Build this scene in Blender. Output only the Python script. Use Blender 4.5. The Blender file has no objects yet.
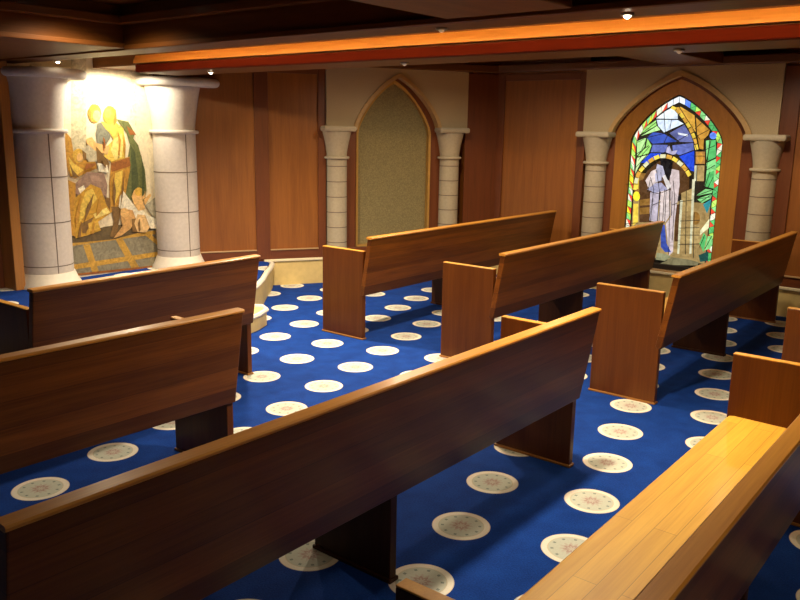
import bpy, bmesh, math, random
from math import sin, cos, pi, radians
from mathutils import Vector, Matrix
random.seed(7)
S = bpy.context.scene
COL = S.collection

# ------------------------------------------------------------------ helpers
def link(name, bm, mat, parent=None, M=None, smooth=False, bevel=0.0, mats=None):
    bmesh.ops.recalc_face_normals(bm, faces=bm.faces[:])
    me = bpy.data.meshes.new(name)
    bm.to_mesh(me); bm.free()
    for m in (mats or [mat]): me.materials.append(m)
    o = bpy.data.objects.new(name, me); COL.objects.link(o)
    if parent is not None: o.parent = parent
    if M is not None: o.matrix_world = M
    if smooth:
        for p in me.polygons: p.use_smooth = True
        try: me.set_sharp_from_angle(angle=radians(35))
        except Exception: pass
    if bevel > 0:
        b = o.modifiers.new('bevel', 'BEVEL'); b.width = bevel; b.segments = 2; b.limit_method = 'ANGLE'
    return o

def tag(o, label=None, cat=None, group=None, kind=None):
    if label: o['label'] = label
    if cat: o['category'] = cat
    if group: o['group'] = group
    if kind: o['kind'] = kind
    return o

def empty(name, label, cat, M, group=None, kind=None):
    o = bpy.data.objects.new(name, None); COL.objects.link(o)
    o.empty_display_size = 0.1
    o.matrix_world = M
    return tag(o, label, cat, group, kind)

def box(bm, x0, x1, y0, y1, z0, z1, mi=0):
    v = [bm.verts.new((x, y, z)) for z in (z0, z1) for x, y in ((x0, y0), (x1, y0), (x1, y1), (x0, y1))]
    for f in ((0, 3, 2, 1), (4, 5, 6, 7), (0, 1, 5, 4), (1, 2, 6, 5), (2, 3, 7, 6), (3, 0, 4, 7)):
        bm.faces.new([v[i] for i in f]).material_index = mi

def boxes(*bs):
    bm = bmesh.new()
    for b in bs: box(bm, *b)
    return bm

def prism_x(bm, prof, x0, x1):
    """closed (y,z) profile extruded along x"""
    a = [bm.verts.new((x0, y, z)) for y, z in prof]
    b = [bm.verts.new((x1, y, z)) for y, z in prof]
    n = len(prof)
    for i in range(n): bm.faces.new((a[i], a[(i + 1) % n], b[(i + 1) % n], b[i]))
    bm.faces.new(a[::-1]); bm.faces.new(b)

def prism_z(bm, prof, z0, z1):
    a = [bm.verts.new((x, y, z0)) for x, y in prof]
    b = [bm.verts.new((x, y, z1)) for x, y in prof]
    n = len(prof)
    for i in range(n): bm.faces.new((a[i], a[(i + 1) % n], b[(i + 1) % n], b[i]))
    bm.faces.new(a[::-1]); bm.faces.new(b)

def lathe(bm, prof, n=40, a0=0.0, a1=2 * pi, cx=0, cy=0):
    """(r,z) profile revolved; part turn gets closed at the back"""
    full = abs(a1 - a0 - 2 * pi) < 1e-6
    rings = []
    cnt = n if full else n + 1
    for k in range(cnt):
        a = a0 + (a1 - a0) * k / n
        rings.append([bm.verts.new((cx + r * cos(a), cy + r * sin(a), z)) for r, z in prof])
    for k in range(n):
        A, B = rings[k], rings[(k + 1) % cnt]
        for i in range(len(prof) - 1):
            bm.faces.new((A[i], B[i], B[i + 1], A[i + 1]))
    for idx in (0, -1):
        bm.faces.new([r[idx] for r in rings])
    if not full:
        bm.faces.new(rings[0]); bm.faces.new(rings[-1][::-1])

def arch(hw, z0, zs, za, n=14, cx=0.0):
    """open outline: bottom left, up, pointed arch, down to bottom right, (x,z)"""
    h = za - zs
    def bez(t):
        u = 1 - t
        x = u**3 * -1 + 3 * u * u * t * -.97 + 3 * u * t * t * -.45 + 0
        z = 3 * u * u * t * .27 + 3 * u * t * t * .84 + t**3
        return x, z
    L = [(-hw, z0 + (zs - z0) * k / 6) for k in range(6)]
    for k in range(n + 1):
        x, z = bez(k / n); L.append((x * hw, zs + z * h))
    Rr = [(-x, z) for x, z in L[-2::-1]]
    return [(x + cx, z) for x, z in L + Rr]

def ring_strip(bm, A, B, dA, dB, back):
    """solid band between two open outlines A (outer, depth dA) and B (inner, depth dB); both run back to depth back"""
    n = len(A)
    a = [bm.verts.new((x, dA, z)) for x, z in A]; b = [bm.verts.new((x, dB, z)) for x, z in B]
    ab = [bm.verts.new((x, back, z)) for x, z in A]; bb = [bm.verts.new((x, back, z)) for x, z in B]
    for i in range(n - 1):
        bm.faces.new((a[i], a[i + 1], b[i + 1], b[i]))
        bm.faces.new((ab[i], bb[i], bb[i + 1], ab[i + 1]))
        bm.faces.new((a[i], ab[i], ab[i + 1], a[i + 1]))
        bm.faces.new((b[i], b[i + 1], bb[i + 1], bb[i]))
    for i in (0, n - 1): bm.faces.new((a[i], b[i], bb[i], ab[i]))

def fill_outline(bm, A, d0, d1):
    a = [bm.verts.new((x, d0, z)) for x, z in A]; b = [bm.verts.new((x, d1, z)) for x, z in A]
    n = len(A)
    for i in range(n): bm.faces.new((a[i], a[(i + 1) % n], b[(i + 1) % n], b[i]))
    bm.faces.new(a); bm.faces.new(b[::-1])

def frame(ox, oy, ang):
    """wall frame: local x runs right along the wall, local y runs into the wall"""
    return Matrix.Translation((ox, oy, 0)) @ Matrix.Rotation(ang, 4, 'Z')

# ------------------------------------------------------------------ materials
def srgb(r, g, b):
    f = lambda c: c / 12.92 if c <= .04045 else ((c + .055) / 1.055) ** 2.4
    return (f(r / 255), f(g / 255), f(b / 255), 1)

class NT:
    def __init__(s, name):
        s.m = bpy.data.materials.new(name); s.m.use_nodes = True
        s.t = s.m.node_tree; s.t.nodes.clear()
        s.out = s.n('ShaderNodeOutputMaterial')
        s.b = s.n('ShaderNodeBsdfPrincipled'); s.l(s.b.outputs[0], s.out.inputs[0])
    def n(s, k, **kw):
        x = s.t.nodes.new(k)
        for a, v in kw.items(): setattr(x, a, v)
        return x
    def l(s, a, b): s.t.links.new(a, b)
    def math(s, op, a, b=None, c=None):
        x = s.n('ShaderNodeMath', operation=op)
        for i, v in enumerate((a, b, c)):
            if v is None: continue
            if isinstance(v, (int, float)): x.inputs[i].default_value = v
            else: s.l(v, x.inputs[i])
        return x.outputs[0]
    def mix(s, fac, a, b, mode='MIX'):
        x = s.n('ShaderNodeMix', data_type='RGBA', blend_type=mode)
        for sock, v in ((x.inputs[0], fac), (x.inputs[6], a), (x.inputs[7], b)):
            if isinstance(v, (int, float)): sock.default_value = v
            elif isinstance(v, tuple): sock.default_value = v
            else: s.l(v, sock)
        return x.outputs[2]
    def ramp(s, fac, stops):
        r = s.n('ShaderNodeValToRGB')
        e = r.color_ramp.elements
        while len(e) < len(stops): e.new(.5)
        for i, (p, c) in enumerate(stops): e[i].position = p; e[i].color = c
        s.l(fac, r.inputs[0]); return r.outputs[0]
    def set(s, **kw):
        for k, v in kw.items(): s.b.inputs[k.replace('_', ' ')].default_value = v

def wood(name, dark, light, axis='x', rough=.32, plank=None, bump=.02, coat=.25, contrast=.35, spec=.5, pc=(.62, 1.12)):
    """veneer or staves; grain runs along local axis. plank=(length, height, across_axis)"""
    N = NT(name)
    tc = N.n('ShaderNodeTexCoord'); oi = N.n('ShaderNodeObjectInfo')
    off = N.n('ShaderNodeVectorMath', operation='SCALE'); N.l(oi.outputs['Location'], off.inputs[0]); off.inputs['Scale'].default_value = 1.37
    add = N.n('ShaderNodeVectorMath', operation='ADD'); N.l(tc.outputs['Object'], add.inputs[0]); N.l(off.outputs[0], add.inputs[1])
    mp = N.n('ShaderNodeMapping'); N.l(add.outputs[0], mp.inputs[0])
    sc = {'x': (1.1, 16, 16), 'y': (16, 1.1, 16), 'z': (16, 16, 1.1)}[axis]
    mp.inputs['Scale'].default_value = sc
    no = N.n('ShaderNodeTexNoise'); N.l(mp.outputs[0], no.inputs[0])
    no.inputs['Scale'].default_value = 1.0; no.inputs['Detail'].default_value = 6; no.inputs['Roughness'].default_value = .62; no.inputs['Distortion'].default_value = .6
    mp2 = N.n('ShaderNodeMapping'); N.l(add.outputs[0], mp2.inputs[0]); mp2.inputs['Scale'].default_value = tuple(v * 9 if v > 2 else v * 4 for v in sc)
    n2 = N.n('ShaderNodeTexNoise'); N.l(mp2.outputs[0], n2.inputs[0]); n2.inputs['Scale'].default_value = 1.0; n2.inputs['Detail'].default_value = 3
    f = N.math('MULTIPLY_ADD', n2.outputs[0], .35, N.math('MULTIPLY', no.outputs[0], .75))
    col = N.ramp(f, [(.5 - contrast * .6, dark), (.5 + contrast * .75, light)])
    if plank:
        L, Hh, ac = plank
        sep = N.n('ShaderNodeSeparateXYZ'); N.l(tc.outputs['Object'], sep.inputs[0])
        cmb = N.n('ShaderNodeCombineXYZ')
        N.l(sep.outputs['X'], cmb.inputs[0]); N.l(sep.outputs[{'y': 'Y', 'z': 'Z'}[ac]], cmb.inputs[1])
        br = N.n('ShaderNodeTexBrick'); N.l(cmb.outputs[0], br.inputs[0])
        br.offset = .37; br.inputs['Scale'].default_value = 1.0
        br.inputs['Mortar Size'].default_value = .0012; br.inputs['Mortar Smooth'].default_value = .3
        br.inputs['Brick Width'].default_value = L; br.inputs['Row Height'].default_value = Hh
        br.inputs['Color1'].default_value = (pc[0], pc[0] * .95, pc[0] * .9, 1); br.inputs['Color2'].default_value = (pc[1], pc[1] * .98, pc[1] * .96, 1); br.inputs['Mortar'].default_value = (.55, .5, .46, 1)
        col = N.mix(1.0, col, br.outputs['Color'], 'MULTIPLY')
    N.l(col, N.b.inputs['Base Color'])
    N.set(Roughness=rough, Coat_Weight=coat, Coat_Roughness=.18, Specular_IOR_Level=spec)
    bp = N.n('ShaderNodeBump'); bp.inputs['Strength'].default_value = bump * 4; bp.inputs['Distance'].default_value = .002
    N.l(f, bp.inputs['Height']); N.l(bp.outputs[0], N.b.inputs['Normal'])
    return N.m

def plain(name, c, rough=.6, noise=0.0, scale=30, metal=0.0, bump=0.0, spec=.5):
    N = NT(name)
    N.set(Roughness=rough, Metallic=metal, Specular_IOR_Level=spec)
    N.b.inputs['Base Color'].default_value = c
    if noise or bump:
        tc = N.n('ShaderNodeTexCoord'); no = N.n('ShaderNodeTexNoise'); N.l(tc.outputs['Object'], no.inputs[0])
        no.inputs['Scale'].default_value = scale; no.inputs['Detail'].default_value = 5
        if noise:
            lo = tuple(v * (1 - noise) for v in c[:3]) + (1,); hi = tuple(min(1, v * (1 + noise)) for v in c[:3]) + (1,)
            N.l(N.ramp(no.outputs[0], [(.3, lo), (.7, hi)]), N.b.inputs['Base Color'])
        if bump:
            bp = N.n('ShaderNodeBump'); bp.inputs['Strength'].default_value = bump; bp.inputs['Distance'].default_value = .004
            N.l(no.outputs[0], bp.inputs['Height']); N.l(bp.outputs[0], N.b.inputs['Normal'])
    return N.m

def emit(name, c, strength):
    N = NT(name)
    N.b.inputs['Base Color'].default_value = c
    N.b.inputs['Emission Color'].default_value = c; N.b.inputs['Emission Strength'].default_value = strength
    return N.m

def glass_mat(name, c, strength):
    """stained glass lit from behind: streaky coloured glass"""
    N = NT(name)
    tc = N.n('ShaderNodeTexCoord'); no = N.n('ShaderNodeTexNoise'); N.l(tc.outputs['Object'], no.inputs[0])
    no.inputs['Scale'].default_value = 14; no.inputs['Detail'].default_value = 4; no.inputs['Distortion'].default_value = 1.5
    lo = tuple(v * .62 for v in c[:3]) + (1,); hi = tuple(min(1, v * 1.25 + .01) for v in c[:3]) + (1,)
    col = N.ramp(no.outputs[0], [(.3, lo), (.7, hi)])
    N.l(col, N.b.inputs['Emission Color']); N.b.inputs['Emission Strength'].default_value = strength
    N.b.inputs['Base Color'].default_value = tuple(v * .25 for v in c[:3]) + (1,)
    N.set(Roughness=.2)
    return N.m

def carpet():
    N = NT('blue_medallion_carpet')
    tc = N.n('ShaderNodeTexCoord'); sep = N.n('ShaderNodeSeparateXYZ')
    N.l(tc.outputs['Object'], sep.inputs[0])
    A = radians(16.47); P = .4552; ox, oy = 2.448, 3.647
    X, Y = sep.outputs['X'], sep.outputs['Y']
    p = N.math('DIVIDE', N.math('SUBTRACT', N.math('MULTIPLY_ADD', X, cos(A), N.math('MULTIPLY', Y, sin(A))), ox), P)
    q = N.math('DIVIDE', N.math('SUBTRACT', N.math('MULTIPLY_ADD', Y, cos(A), N.math('MULTIPLY', X, -sin(A))), oy), P)
    fp = N.math('MULTIPLY', N.math('SUBTRACT', p, N.math('ROUND', p)), P)
    fq = N.math('MULTIPLY', N.math('SUBTRACT', q, N.math('ROUND', q)), P)
    r = N.math('SQRT', N.math('ADD', N.math('MULTIPLY', fp, fp), N.math('MULTIPLY', fq, fq)))
    th = N.math('ARCTAN2', fq, fp)
    petal = N.math('MULTIPLY_ADD', N.math('COSINE', N.math('MULTIPLY', th, 8)), .007, r)       # scalloped radius
    petal2 = N.math('MULTIPLY_ADD', N.math('COSINE', N.math('MULTIPLY', th, 12)), .010, r)
    def below(v, lim): return N.math('LESS_THAN', v, lim)
    no = N.n('ShaderNodeTexNoise'); N.l(tc.outputs['Object'], no.inputs[0]); no.inputs['Scale'].default_value = 140; no.inputs['Detail'].default_value = 4
    n2 = N.n('ShaderNodeTexNoise'); N.l(tc.outputs['Object'], n2.inputs[0]); n2.inputs['Scale'].default_value = 9; n2.inputs['Detail'].default_value = 3
    blue = N.ramp(N.math('MULTIPLY_ADD', no.outputs[0], .5, N.math('MULTIPLY', n2.outputs[0], .5)), [(.32, (.004, .032, .215, 1)), (.68, (.008, .062, .37, 1))])
    c = N.mix(below(r, .1200), blue, (.80, .74, .60, 1))
    c = N.mix(below(r, .1165), c, (.93, .90, .80, 1))
    c = N.mix(below(r, .0950), c, (.72, .67, .52, 1))
    c = N.mix(below(r, .0910), c, (.64, .68, .60, 1))
    dots = N.math('MULTIPLY', below(N.math('ABSOLUTE', N.math('SUBTRACT', r, .077)), .006), N.math('GREATER_THAN', N.math('COSINE', N.math('MULTIPLY', th, 10)), .72))
    c = N.mix(dots, c, (.30, .36, .32, 1))
    c = N.mix(below(petal2, .040), c, (.60, .56, .50, 1))
    c = N.mix(below(petal, .029), c, (.50, .38, .34, 1))
    c = N.mix(below(petal, .015), c, (.62, .58, .52, 1))
    c = N.mix(.18, c, N.mix(1.0, c, no.outputs[0], 'MULTIPLY'))
    N.l(c, N.b.inputs['Base Color'])
    N.set(Roughness=.95, Specular_IOR_Level=.15)
    bp = N.n('ShaderNodeBump'); bp.inputs['Strength'].default_value = .5; bp.inputs['Distance'].default_value = .004
    N.l(no.outputs[0], bp.inputs['Height']); N.l(bp.outputs[0], N.b.inputs['Normal'])
    return N.m

M_carpet = carpet()
M_back = wood('mahogany_backrest', (.075, .0205, .002, 1), (.185, .060, .006, 1), 'x', .38, plank=(7, .105, 'z'), pc=(.60, 1.25), coat=.06, spec=.25, contrast=.28)
M_panel = wood('mahogany_end_panel', (.080, .0205, .0025, 1), (.148, .045, .006, 1), 'z', .40, coat=.05, spec=.22)
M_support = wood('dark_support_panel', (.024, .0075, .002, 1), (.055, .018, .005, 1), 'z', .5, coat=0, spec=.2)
M_plinth = wood('brown_foot_strip', (.24, .095, .016, 1), (.36, .16, .03, 1), 'y', .45, coat=.05)
M_cap = wood('honey_cap_rail', (.40, .155, .022, 1), (.66, .31, .045, 1), 'x', .36, coat=.1)
M_seat = wood('honey_oak_seat', (.58, .29, .028, 1), (.84, .51, .062, 1), 'x', .52, plank=(1.1, .07, 'y'), pc=(.84, 1.06), coat=.06, spec=.4)
M_edge = wood('lit_look_edge_wood', (.50, .22, .03, 1), (.74, .38, .055, 1), 'z', .4)  # lighter wood that paints light onto the panel tops
M_wall = wood('teak_wall_veneer', (.19, .062, .011, 1), (.33, .118, .022, 1), 'z', .42, coat=.1)
M_stile = wood('red_mahogany_stile', (.105, .028, .009, 1), (.185, .054, .016, 1), 'z', .4, coat=.1)
M_rail = wood('red_mahogany_rail', (.105, .028, .009, 1), (.185, .054, .016, 1), 'x', .4, coat=.1)
M_ceil = wood('dark_ceiling_wood', (.095, .031, .006, 1), (.175, .062, .012, 1), 'x', .5, coat=.03, spec=.15)
M_ceil_y = wood('dark_ceiling_wood_cross', (.095, .031, .006, 1), (.175, .062, .012, 1), 'y', .5, coat=.03, spec=.15)
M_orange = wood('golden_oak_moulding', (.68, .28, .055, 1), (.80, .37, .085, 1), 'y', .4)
M_fascia = wood('red_fascia', (.085, .0085, .003, 1), (.13, .015, .004, 1), 'y', .8, coat=0, spec=.05)
M_splay = wood('golden_teak_reveal', (.30, .125, .024, 1), (.48, .21, .042, 1), 'z', .35)  # colour raised in place of a lamp above the window
M_stone = plain('cream_stone', srgb(200, 192, 184), .7, .06, 40, bump=.15)
M_slim = plain('grey_cream_stone', srgb(176, 166, 144), .75, .07, 40, bump=.15)  # cream stone toned greyer and darker for the slim columns
M_plaster = plain('speckled_plaster', srgb(178, 160, 128), .8, .12, 120, bump=.25)
M_joint = plain('mortar_joint', srgb(112, 100, 90), .9)
M_trimstone = plain('sand_arch_moulding', srgb(186, 152, 100), .6, .08, 30)
M_base = plain('cream_plinth', srgb(214, 192, 130), .6, .07, 18)
M_basecap = plain('ivory_plinth_cap', srgb(232, 222, 190), .5)
M_sill = wood('pale_oak_sill', (.40, .25, .12, 1), (.55, .36, .18, 1), 'x', .35)
M_fabric = plain('olive_woven_fabric', srgb(136, 126, 88), .9, .25, 90, bump=.4)
M_gold = plain('brushed_gold_frame', srgb(190, 150, 80), .4, .05, 40, metal=.4)
M_white = plain('white_stage_edge', srgb(232, 226, 212), .6, .04, 30)
M_dark = plain('dark_recess', srgb(26, 17, 12), .8)
M_lead = plain('black_lead_came', (.012, .011, .010, 1), .5)
M_steel = plain('brushed_steel_bezel', srgb(150, 140, 125), .35, metal=.9)
M_lamp = emit('warm_lamp_lens', (1, .86, .62, 1), 14)
M_lampoff = emit('dim_lamp_lens', (1, .8, .55, 1), .06)
M_strip = emit('amber_light_strip', (1, .62, .25, 1), 32.0)

# ------------------------------------------------------------------ camera
cam = bpy.data.cameras.new('camera'); co = bpy.data.objects.new('camera', cam); COL.objects.link(co)
cam.sensor_width = 36; cam.lens = 801 / 800 * 36; cam.clip_start = .05; cam.clip_end = 60
az = radians(50.988); pit = radians(12.16); rol = radians(.94)
fwd_h = Vector((sin(az), cos(az), 0)); right = Vector((cos(az), -sin(az), 0)); up0 = Vector((0, 0, 1))
fwd = fwd_h * cos(pit) - up0 * sin(pit); upv = fwd_h * sin(pit) + up0 * cos(pit)
r2 = right * cos(rol) + upv * sin(rol); u2 = -right * sin(rol) + upv * cos(rol)
co.matrix_world = Matrix(((r2.x, u2.x, -fwd.x, 0), (r2.y, u2.y, -fwd.y, 0), (r2.z, u2.z, -fwd.z, 1.6), (0, 0, 0, 1)))
S.camera = co
M_plaster_pale = plain('pale_niche_plaster', srgb(226, 216, 190), .7, .04, 20)
M_ceil_x = wood('dark_cornice_wood', (.085, .030, .010, 1), (.150, .055, .018, 1), 'x', .4)
# artwork pieces: metres along and up the wall
MURAL = [
 ('col', [(3.697, 2.139), (3.834, 2.149), (3.772, 1.278), (3.633, 1.281)]),
 ('col2', [(4.262, 2.181), (4.322, 2.185), (4.266, 1.268), (4.206, 1.269)]),
 ('grey', [(3.551, 0.589), (3.921, 0.636), (4.436, 0.638), (4.451, 0.241), (3.574, 0.276)]),
 ('gold', [(3.55, 0.574), (4.433, 0.601), (4.432, 0.566), (3.547, 0.538)]),
 ('gold', [(3.687, 0.538), (3.751, 0.539), (3.822, 0.281), (3.757, 0.282)]),
 ('gold', [(4.0, 0.568), (4.068, 0.577), (4.241, 0.259), (4.161, 0.262)]),
 ('gold', [(3.566, 0.374), (4.45, 0.396), (4.447, 0.351), (3.57, 0.329)]),
 ('gold', [(4.296, 0.584), (4.368, 0.583), (4.455, 0.495), (4.453, 0.452)]),
 ('rust', [(3.567, 0.292), (4.452, 0.266), (4.451, 0.243), (3.57, 0.272)]),
 ('umber', [(3.569, 0.623), (3.743, 0.652), (3.907, 0.682), (4.179, 0.691), (4.429, 0.686), (4.425, 0.623), (3.999, 0.56), (3.564, 0.565)]),
 ('green', [(4.086, 1.631), (4.202, 1.611), (4.264, 1.508), (4.244, 1.463), (4.292, 1.403), (4.349, 1.174), (4.356, 0.989), (4.332, 0.882), (4.192, 0.905), (4.1, 0.941), (4.16, 1.225), (4.206, 1.404), (4.178, 1.508)]),
 ('green2', [(4.214, 1.404), (4.254, 1.343), (4.275, 1.116), (4.245, 0.918), (4.193, 0.921), (4.209, 1.178)]),
 ('rust', [(4.182, 1.574), (4.256, 1.523), (4.272, 1.496), (4.211, 1.493)]),
 ('slate', [(3.897, 1.592), (3.97, 1.608), (4.018, 1.478), (3.973, 1.42), (3.884, 1.413), (3.875, 1.506)]),
 ('yellow', [(3.929, 1.607), (4.068, 1.609), (4.147, 1.552), (4.163, 1.404), (4.146, 1.27), (4.027, 1.243), (3.941, 1.304), (3.954, 1.376), (4.041, 1.449), (4.012, 1.507), (3.966, 1.55)]),
 ('lemon', [(4.041, 1.449), (4.128, 1.507), (4.138, 1.404), (4.114, 1.301), (4.046, 1.272), (4.01, 1.361)]),
 ('gold2', [(3.939, 1.679), (3.929, 1.641), (3.907, 1.612), (3.878, 1.598), (3.848, 1.602), (3.825, 1.623), (3.813, 1.657), (3.816, 1.695), (3.832, 1.728), (3.858, 1.751), (3.889, 1.756), (3.916, 1.743), (3.934, 1.715)]),
 ('ochre', [(3.818, 1.704), (3.853, 1.754), (3.915, 1.749), (3.898, 1.727), (3.848, 1.691), (3.826, 1.605)]),
 ('lemon', [(3.931, 1.657), (3.925, 1.634), (3.912, 1.617), (3.894, 1.608), (3.876, 1.611), (3.862, 1.624), (3.855, 1.644), (3.857, 1.667), (3.867, 1.688), (3.883, 1.701), (3.901, 1.704), (3.917, 1.696), (3.928, 1.679)]),
 ('gold2', [(4.085, 1.667), (4.075, 1.629), (4.052, 1.6), (4.022, 1.586), (3.991, 1.59), (3.967, 1.612), (3.955, 1.645), (3.957, 1.684), (3.974, 1.718), (4.001, 1.741), (4.032, 1.746), (4.061, 1.733), (4.08, 1.705)]),
 ('ochre', [(4.028, 1.745), (4.083, 1.711), (4.084, 1.609), (4.049, 1.572), (4.063, 1.667)]),
 ('yellow', [(4.031, 1.681), (4.026, 1.66), (4.015, 1.645), (4.0, 1.637), (3.985, 1.639), (3.973, 1.651), (3.967, 1.669), (3.968, 1.689), (3.976, 1.708), (3.99, 1.72), (4.006, 1.723), (4.02, 1.716), (4.029, 1.701)]),
 ('skin', [(3.782, 1.46), (3.833, 1.473), (3.869, 1.423), (3.996, 1.393), (3.975, 1.32), (3.841, 1.36), (3.782, 1.418)]),
 ('ochre', [(4.003, 1.258), (4.191, 1.299), (4.193, 1.194), (4.104, 0.865), (4.047, 0.777), (3.966, 0.813), (3.974, 1.067)]),
 ('yellow', [(4.038, 1.154), (4.115, 1.181), (4.087, 1.002), (4.02, 0.885), (4.012, 1.006)]),
 ('rust', [(4.002, 1.244), (4.19, 1.292), (4.198, 1.216), (4.002, 1.167)]),
 ('umber2', [(3.977, 0.858), (4.077, 0.851), (4.047, 0.716), (4.009, 0.582), (3.947, 0.588), (3.996, 0.72)]),
 ('umber2', [(3.917, 0.951), (3.974, 0.933), (3.961, 0.799), (3.917, 0.832)]),
 ('ochre', [(3.591, 1.519), (3.639, 1.463), (3.653, 1.337), (3.746, 1.35), (3.771, 1.263), (3.85, 1.262), (3.862, 1.203), (3.748, 1.163), (3.652, 1.124), (3.607, 1.14), (3.572, 1.268)]),
 ('yellow', [(3.605, 1.309), (3.646, 1.252), (3.734, 1.193), (3.653, 1.138), (3.61, 1.168)]),
 ('stone', [(3.732, 1.378), (3.797, 1.406), (3.864, 1.348), (3.866, 1.261), (3.786, 1.263), (3.752, 1.321)]),
 ('gold2', [(3.749, 1.314), (3.741, 1.285), (3.722, 1.263), (3.696, 1.253), (3.67, 1.257), (3.65, 1.274), (3.639, 1.301), (3.642, 1.331), (3.656, 1.357), (3.679, 1.373), (3.705, 1.377), (3.729, 1.366), (3.745, 1.343)]),
 ('skin', [(3.739, 1.3), (3.734, 1.281), (3.723, 1.267), (3.709, 1.261), (3.695, 1.263), (3.683, 1.274), (3.678, 1.291), (3.679, 1.31), (3.687, 1.327), (3.7, 1.338), (3.715, 1.34), (3.728, 1.333), (3.737, 1.318)]),
 ('umber2', [(3.731, 1.364), (3.768, 1.335), (3.764, 1.278), (3.738, 1.278)]),
 ('umber2', [(3.867, 1.391), (3.941, 1.304), (3.986, 1.244), (3.964, 1.156), (3.865, 1.247)]),
 ('rose', [(3.649, 1.081), (3.765, 1.177), (3.923, 1.158), (3.952, 1.053), (3.933, 0.935), (3.789, 1.075), (3.686, 0.957), (3.643, 0.995)]),
 ('white', [(3.669, 1.037), (3.725, 1.063), (3.738, 1.019), (3.688, 0.985)]),
 ('rose2', [(3.778, 1.148), (3.873, 1.137), (3.902, 1.085), (3.806, 1.096)]),
 ('white', [(3.862, 1.253), (3.96, 1.23), (3.969, 1.162), (3.876, 1.174)]),
 ('ochre', [(3.583, 1.112), (3.649, 1.081), (3.615, 0.619), (3.578, 0.637)]),
 ('gold3', [(3.632, 0.952), (3.788, 1.068), (3.882, 1.027), (3.929, 0.876), (3.973, 0.805), (3.837, 0.733), (3.859, 0.653), (3.725, 0.621), (3.614, 0.605), (3.596, 0.781)]),
 ('yellow', [(3.737, 1.005), (3.802, 1.031), (3.843, 0.94), (3.74, 0.829), (3.654, 0.733), (3.68, 0.877)]),
 ('lemon', [(3.794, 0.803), (3.927, 0.854), (3.962, 0.806), (3.815, 0.762)]),
 ('umber2', [(3.678, 0.731), (3.8, 0.781), (3.764, 0.724), (3.71, 0.64), (3.679, 0.643)]),
 ('gold2', [(3.74, 0.726), (3.83, 0.749), (3.849, 0.665), (3.743, 0.652)]),
 ('white', [(4.066, 0.943), (4.103, 0.994), (4.19, 0.875), (4.292, 0.806), (4.36, 0.747), (4.428, 0.67), (4.355, 0.661), (4.215, 0.703), (4.099, 0.789), (4.049, 0.853)]),
 ('greyl', [(4.33, 0.851), (4.442, 0.922), (4.434, 0.702), (4.362, 0.786)]),
 ('skin', [(4.185, 0.936), (4.215, 0.996), (4.269, 1.016), (4.329, 0.983), (4.334, 0.928), (4.297, 0.899), (4.324, 0.812), (4.247, 0.802), (4.207, 0.858)]),
 ('gold2', [(4.307, 0.976), (4.301, 0.958), (4.285, 0.944), (4.264, 0.938), (4.243, 0.942), (4.226, 0.954), (4.217, 0.971), (4.218, 0.99), (4.229, 1.006), (4.247, 1.016), (4.269, 1.018), (4.289, 1.01), (4.303, 0.995)]),
 ('skin', [(4.306, 0.899), (4.381, 0.957), (4.392, 0.937), (4.321, 0.851)]),
 ('tan', [(4.068, 0.837), (4.187, 0.813), (4.217, 0.734), (4.159, 0.646), (4.06, 0.59), (3.975, 0.57), (4.075, 0.676), (4.062, 0.753)]),
 ('skin', [(4.147, 0.793), (4.141, 0.774), (4.126, 0.759), (4.105, 0.754), (4.084, 0.758), (4.068, 0.77), (4.059, 0.789), (4.061, 0.809), (4.071, 0.827), (4.09, 0.837), (4.111, 0.838), (4.13, 0.83), (4.143, 0.813)]),
 ('umber2', [(4.173, 0.73), (4.217, 0.734), (4.227, 0.609), (4.174, 0.613)]),
 ('peach', [(4.236, 0.771), (4.36, 0.747), (4.392, 0.673), (4.315, 0.593), (4.227, 0.609), (4.196, 0.689)]),
 ('rust', [(3.932, 1.478), (3.951, 1.449), (3.951, 1.383), (3.935, 1.376)]),
 ('ochre', [(4.079, 1.536), (4.107, 1.448), (4.085, 1.316), (4.068, 1.316), (4.086, 1.434)]),
 ('ochre', [(4.136, 1.507), (4.151, 1.404), (4.131, 1.3), (4.126, 1.404)]),
 ('umber2', [(4.011, 1.125), (4.028, 1.005), (4.005, 0.856), (3.994, 0.947)]),
 ('umber2', [(4.124, 1.181), (4.104, 1.001), (4.058, 0.822), (4.087, 1.002)]),
 ('green2', [(4.305, 1.328), (4.329, 1.144), (4.322, 0.96), (4.29, 0.931), (4.308, 1.145)]),
 ('ochre', [(3.699, 1.021), (3.673, 0.878), (3.62, 0.692), (3.62, 0.794), (3.659, 0.907)]),
 ('umber2', [(3.807, 0.986), (3.775, 0.871), (3.702, 0.744), (3.726, 0.859)]),
 ('ochre', [(3.86, 0.954), (3.877, 0.835), (3.816, 0.779), (3.835, 0.867)]),
 ('umber2', [(3.63, 0.618), (3.671, 0.746), (3.682, 0.731), (3.655, 0.608)]),
 ('ochre', [(3.758, 0.635), (3.789, 0.737), (3.801, 0.728), (3.782, 0.633)]),
 ('umber2', [(3.601, 1.253), (3.627, 1.196), (3.683, 1.13), (3.623, 1.139)]),
 ('rust', [(3.754, 1.249), (3.849, 1.247), (3.831, 1.226), (3.734, 1.193)]),
 ('umber2', [(3.909, 1.304), (3.939, 1.274), (3.942, 1.201), (3.915, 1.231)]),
 ('umber2', [(4.231, 0.686), (4.252, 0.731), (4.256, 0.622), (4.237, 0.608)]),
 ('white', [(4.307, 0.774), (4.422, 0.718), (4.425, 0.623), (4.362, 0.628)]),
]
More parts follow.
